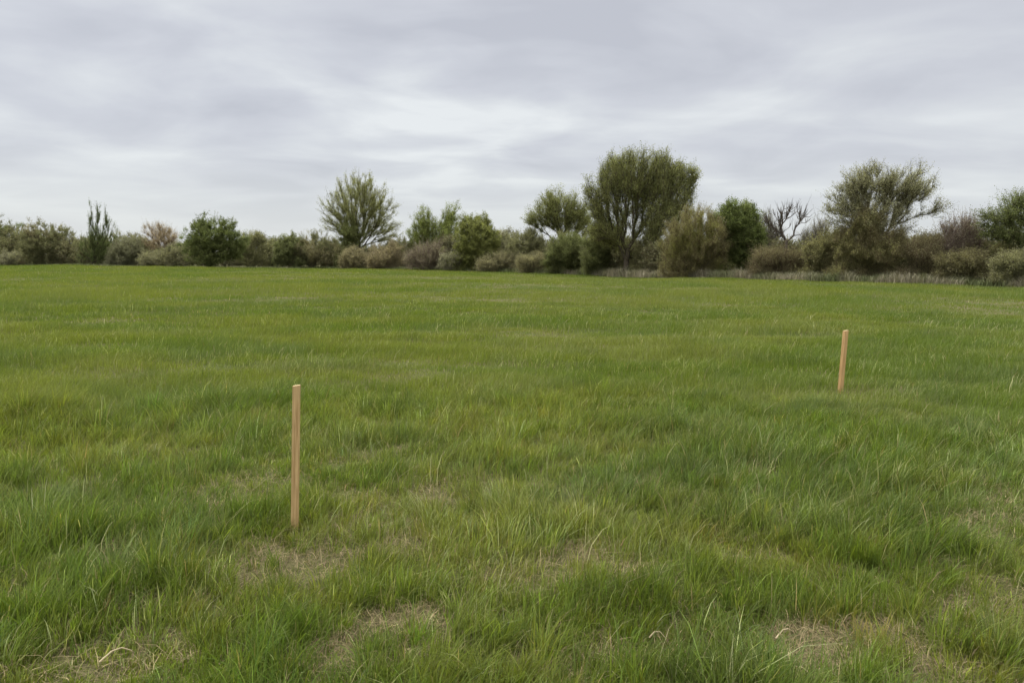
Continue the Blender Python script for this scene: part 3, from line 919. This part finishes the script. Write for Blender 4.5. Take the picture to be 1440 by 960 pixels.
def stake(label, foot_px, top_px, D, width, mat, turn):
    """square sawn stake driven into the ground, its foot hidden in the grass"""
    top = at_depth(top_px[0], top_px[1], D)
    vis = at_depth(foot_px[0], foot_px[1], D)
    d = unit(top - vis)
    gz = float(hgt(vis[0], D)) - .15
    foot = vis + d * ((gz - vis[2]) / d[2])
    L = np.linalg.norm(top - foot)
    bm = bmesh.new()
    bmesh.ops.create_cube(bm, size=1)
    for v in bm.verts:
        v.co.x *= width; v.co.y *= width; v.co.z = (v.co.z + .5) * L
    # sharpened point in the soil
    for v in bm.verts:
        if v.co.z < .01:
            v.co.x *= .35; v.co.y *= .35
    res = bmesh.ops.bisect_plane(bm, geom=bm.verts[:] + bm.edges[:] + bm.faces[:], plane_co=(0, 0, .14), plane_no=(0, 0, 1))
    for v in bm.verts:
        if abs(v.co.z - .14) < 1e-4:
            s = (width / 2) / max(abs(v.co.x), 1e-6)
            v.co.x *= s; v.co.y *= s
    # mallet-worn top, slightly out of square
    for v in bm.verts:
        if v.co.z > L - .01:
            v.co.z += .006 * (v.co.x / width) - .004 * (v.co.y / width)
    bmesh.ops.bevel(bm, geom=[e for e in bm.edges], offset=.0028, segments=2, affect='EDGES', profile=.6)
    me = bpy.data.meshes.new('wooden_stake'); bm.to_mesh(me); bm.free()
    me.materials.append(mat)
    o = bpy.data.objects.new('wooden_stake', me); COL.objects.link(o)
    z = d; xx = unit(np.cross(np.array([0, 1.0, 0]), z)); yy = np.cross(z, xx)
    m = Matrix(((xx[0], yy[0], z[0], foot[0]), (xx[1], yy[1], z[1], foot[1]), (xx[2], yy[2], z[2], foot[2]), (0, 0, 0, 1)))
    o.matrix_world = m @ Matrix.Rotation(turn, 4, 'Z')
    return tag(o, label, 'stake', 'wooden survey stakes in the grass')


ga = on_ground(415, 745, .0)
gb = on_ground(1181, 552, .0)
stake('upright pale wooden stake close by, tall above a worn straw patch', (414.5, 738), (417, 541.5), ga[1], .0385,
      wood_material('pale_pine', (.53, .37, .185), (.30, .185, .078), (.62, .48, .28)), R(9))
stake('smaller looking wooden stake farther off, tilted right in deep green grass', (1182, 546), (1189.3, 464.5), gb[1], .0435,
      wood_material('orange_pine', (.54, .36, .175), (.34, .195, .08), (.64, .48, .27)), R(16))


# ------------------------------------------------------------------ dead stalks lying on the worn patch
def stalk(label, pts, z0, rad):
    P = np.array([on_ground(p[0], p[1], 0.04) for p in pts])
    for i in range(len(P)):
        P[i, 2] = float(hgt(P[i, 0], P[i, 1])) + z0 + p_l(i, len(P)) * .02
    bm_ = Buf()
    for i in range(len(P) - 1):
        d = unit(P[i + 1] - P[i])
        u = unit(np.cross(d, np.array([0, 0, 1.0]))); v = np.cross(d, u)
        ang = np.arange(6) * math.pi / 3
        ra = rad * (1 - .6 * i / (len(P) - 1)); rb = rad * (1 - .6 * (i + 1) / (len(P) - 1))
        r1 = P[i] + (np.cos(ang)[:, None] * u + np.sin(ang)[:, None] * v) * ra
        r2 = P[i + 1] + (np.cos(ang)[:, None] * u + np.sin(ang)[:, None] * v) * rb
        k = np.arange(6); k2 = (k + 1) % 6
        bm_.add(np.concatenate([r1, r2]), np.stack([k, k2, k2 + 6, k + 6], 1), np.tile([[.46, .38, .25]], (12, 1)))
    o = bm_.build('dry_stalk', DRY_MAT, origin=P[0])
    o.location = P[0]
    return tag(o, label, 'dry stalk', 'dead pale stalks lying on the worn ground')


def p_l(i, n):
    return math.sin(math.pi * i / (n - 1))


stalk('pale broken stalk at the left end of the large worn patch on the right', [(1091, 897), (1100, 891), (1108, 889), (1116, 887)], .05, .0035)
stalk('pale stalk lying on bare ground below the large worn patch', [(1118, 931), (1126, 938), (1135, 944), (1143, 951)], .035, .0035)
stalk('long pale bent stalk lying low in the grass near the bottom left', [(140, 938), (158, 929), (172, 924), (186, 922)], .07, .0035)
stalk('short pale stalk lying flat right of the middle near the bottom', [(913, 897), (920, 895), (928, 895), (935, 897)], .05, .003)

# ------------------------------------------------------------------ sky and light
world = bpy.data.worlds.new("World")
scene.world = world
world.use_nodes = True
nt = world.node_tree
nt.nodes.clear()
SUN_EL, SUN_AZ = R(58), R(-55)     # azimuth from +Y towards +X
wo = nd(nt, 'ShaderNodeOutputWorld')
bg = nd(nt, 'ShaderNodeBackground'); bg.inputs['Strength'].default_value = 0.1
sky = nd(nt, 'ShaderNodeTexSky', sky_type='NISHITA')
sky.sun_disc = False
sky.sun_elevation = SUN_EL
sky.sun_rotation = SUN_AZ
tc = nd(nt, 'ShaderNodeTexCoord')
sep = nd(nt, 'ShaderNodeSeparateXYZ')
nt.links.new(tc.outputs['Generated'], sep.inputs[0])


def math_(op, a, b_=None, c=None, clamp=False):
    n = nd(nt, 'ShaderNodeMath', operation=op); n.use_clamp = clamp
    for i, v in enumerate((a, b_, c)):
        if v is None: continue
        if isinstance(v, (int, float)): n.inputs[i].default_value = v
        else: nt.links.new(v, n.inputs[i])
    return n.outputs[0]


def maprange(v, a, b_, c, d, smooth=True):
    n = nd(nt, 'ShaderNodeMapRange')
    if smooth: n.interpolation_type = 'SMOOTHSTEP'
    nt.links.new(v, n.inputs['Value'])
    for k, q in zip(('From Min', 'From Max', 'To Min', 'To Max'), (a, b_, c, d)): n.inputs[k].default_value = q
    return n.outputs[0]


zc = math_('MAXIMUM', sep.outputs['Z'], 0.0)
den = math_('ADD', zc, 0.13)
u_ = math_('DIVIDE', sep.outputs['X'], den)
v_ = math_('DIVIDE', sep.outputs['Y'], den)
comb = nd(nt, 'ShaderNodeCombineXYZ')
nt.links.new(u_, comb.inputs[0]); nt.links.new(v_, comb.inputs[1])
mp1 = nd(nt, 'ShaderNodeMapping'); mp1.inputs['Scale'].default_value = (1.15, 1.3, 1); mp1.inputs['Rotation'].default_value = (0, 0, R(-14)); mp1.inputs['Location'].default_value = (1.7, .6, 0)
nt.links.new(comb.outputs[0], mp1.inputs[0])
nA = nd(nt, 'ShaderNodeTexNoise'); nA.inputs['Scale'].default_value = 1.0; nA.inputs['Detail'].default_value = 9; nA.inputs['Roughness'].default_value = .48; nA.inputs['Distortion'].default_value = .5
nt.links.new(mp1.outputs[0], nA.inputs['Vector'])
mp2 = nd(nt, 'ShaderNodeMapping'); mp2.inputs['Scale'].default_value = (1.0, 1.8, 1); mp2.inputs['Rotation'].default_value = (0, 0, R(10)); mp2.inputs['Location'].default_value = (4.1, 2.3, 0)
nt.links.new(comb.outputs[0], mp2.inputs[0])
nB = nd(nt, 'ShaderNodeTexNoise'); nB.inputs['Scale'].default_value = 1.6; nB.inputs['Detail'].default_value = 6; nB.inputs['Roughness'].default_value = .55
nt.links.new(mp2.outputs[0], nB.inputs['Vector'])
cl = math_('ADD', math_('MULTIPLY', nA.outputs['Fac'], .86), math_('MULTIPLY', nB.outputs['Fac'], .14))


mp3 = nd(nt, 'ShaderNodeMapping'); mp3.inputs['Scale'].default_value = (2.0, 2.1, 1); mp3.inputs['Rotation'].default_value = (0, 0, R(18))
nt.links.new(comb.outputs[0], mp3.inputs[0])
nC = nd(nt, 'ShaderNodeTexNoise'); nC.inputs['Scale'].default_value = 1.0; nC.inputs['Detail'].default_value = 5; nC.inputs['Roughness'].default_value = .45; nC.inputs['Distortion'].default_value = .3
nt.links.new(mp3.outputs[0], nC.inputs['Vector'])
lump = maprange(nC.outputs['Fac'], .36, .66, 0, 1)
cl = math_('ADD', cl, math_('MULTIPLY', math_('SUBTRACT', lump, .5), .03))


def glow(px, py, rad, amt):
    """thinner, brighter cloud round one direction of the sky"""
    d = ray(px, py); d = d / np.linalg.norm(d)
    dp = nd(nt, 'ShaderNodeVectorMath', operation='DOT_PRODUCT')
    nt.links.new(tc.outputs['Generated'], dp.inputs[0]); dp.inputs[1].default_value = tuple(d)
    return maprange(dp.outputs['Value'], math.cos(R(rad)), 1.0, 0, amt)


cl = math_('ADD', cl, math_('MULTIPLY', glow(670, 150, 11, .12), math_('ADD', math_('MULTIPLY', lump, .9), .25)))
cl = math_('ADD', cl, math_('MULTIPLY', glow(500, 165, 10, .085), math_('ADD', math_('MULTIPLY', lump, .8), .25)))
cl = math_('ADD', cl, glow(40, 300, 16, .06))
cl = math_('ADD', cl, glow(1330, 190, 9, .05))
cl = math_('SUBTRACT', cl, glow(830, 60, 12, .035))
cl = math_('SUBTRACT', cl, glow(300, 150, 14, .03))
ramp = nd(nt, 'ShaderNodeValToRGB')
e = ramp.color_ramp.elements
e[0].position = .34; e[0].color = (.515, .530, .582, 1)
e[1].position = .70; e[1].color = (.775, .800, .812, 1)
k = e.new(.48); k.color = (.595, .612, .660, 1)
k = e.new(.58); k.color = (.665, .687, .718, 1)
nt.links.new(cl, ramp.inputs[0])
# towards the horizon the deck is seen edge on and evens out to a pale grey
hz = maprange(sep.outputs['Z'], .015, .16, .75, 0)
mixh = nd(nt, 'ShaderNodeMixRGB'); mixh.inputs[2].default_value = (.690, .720, .728, 1)
nt.links.new(hz, mixh.inputs[0]); nt.links.new(ramp.outputs[0], mixh.inputs[1])
# overcast luminance climbs towards the zenith
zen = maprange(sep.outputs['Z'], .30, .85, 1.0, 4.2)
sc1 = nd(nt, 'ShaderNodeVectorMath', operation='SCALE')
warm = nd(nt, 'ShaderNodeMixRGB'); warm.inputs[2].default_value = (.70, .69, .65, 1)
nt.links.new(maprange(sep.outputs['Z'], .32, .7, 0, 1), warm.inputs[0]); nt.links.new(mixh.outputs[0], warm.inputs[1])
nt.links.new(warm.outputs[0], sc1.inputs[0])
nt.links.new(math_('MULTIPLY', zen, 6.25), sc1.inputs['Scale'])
# a little of the clear sky above filters through
sc2 = nd(nt, 'ShaderNodeVectorMath', operation='SCALE'); sc2.inputs['Scale'].default_value = .06
nt.links.new(sky.outputs[0], sc2.inputs[0])
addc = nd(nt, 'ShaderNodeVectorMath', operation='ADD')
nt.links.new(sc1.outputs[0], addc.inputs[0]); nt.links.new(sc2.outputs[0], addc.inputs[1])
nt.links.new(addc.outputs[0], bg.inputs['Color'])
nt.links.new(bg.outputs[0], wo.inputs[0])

sun_d = bpy.data.lights.new('sun', 'SUN')
sun_d.energy = 1.5
sun_d.angle = R(22)
sun_d.color = (1.0, .95, .87)
sun = bpy.data.objects.new('sun', sun_d)
COL.objects.link(sun)
from mathutils import Vector
sd = Vector((math.sin(SUN_AZ) * math.cos(SUN_EL), math.cos(SUN_AZ) * math.cos(SUN_EL), math.sin(SUN_EL)))
sun.rotation_euler = sd.to_track_quat('Z', 'Y').to_euler()
sun.location = (0, 0, 60)

vs = scene.view_settings
vs.view_transform = 'Standard'
vs.look = 'None'
vs.gamma = 1
vs.exposure = 0.66
vs.use_curve_mapping = False
scene.cycles.max_bounces = 6
scene.cycles.diffuse_bounces = 3
scene.cycles.glossy_bounces = 2
scene.cycles.transmission_bounces = 3
scene.cycles.use_denoising = True
scene.cycles.denoiser = 'OPENIMAGEDENOISE'
scene.cycles.denoising_prefilter = 'ACCURATE'
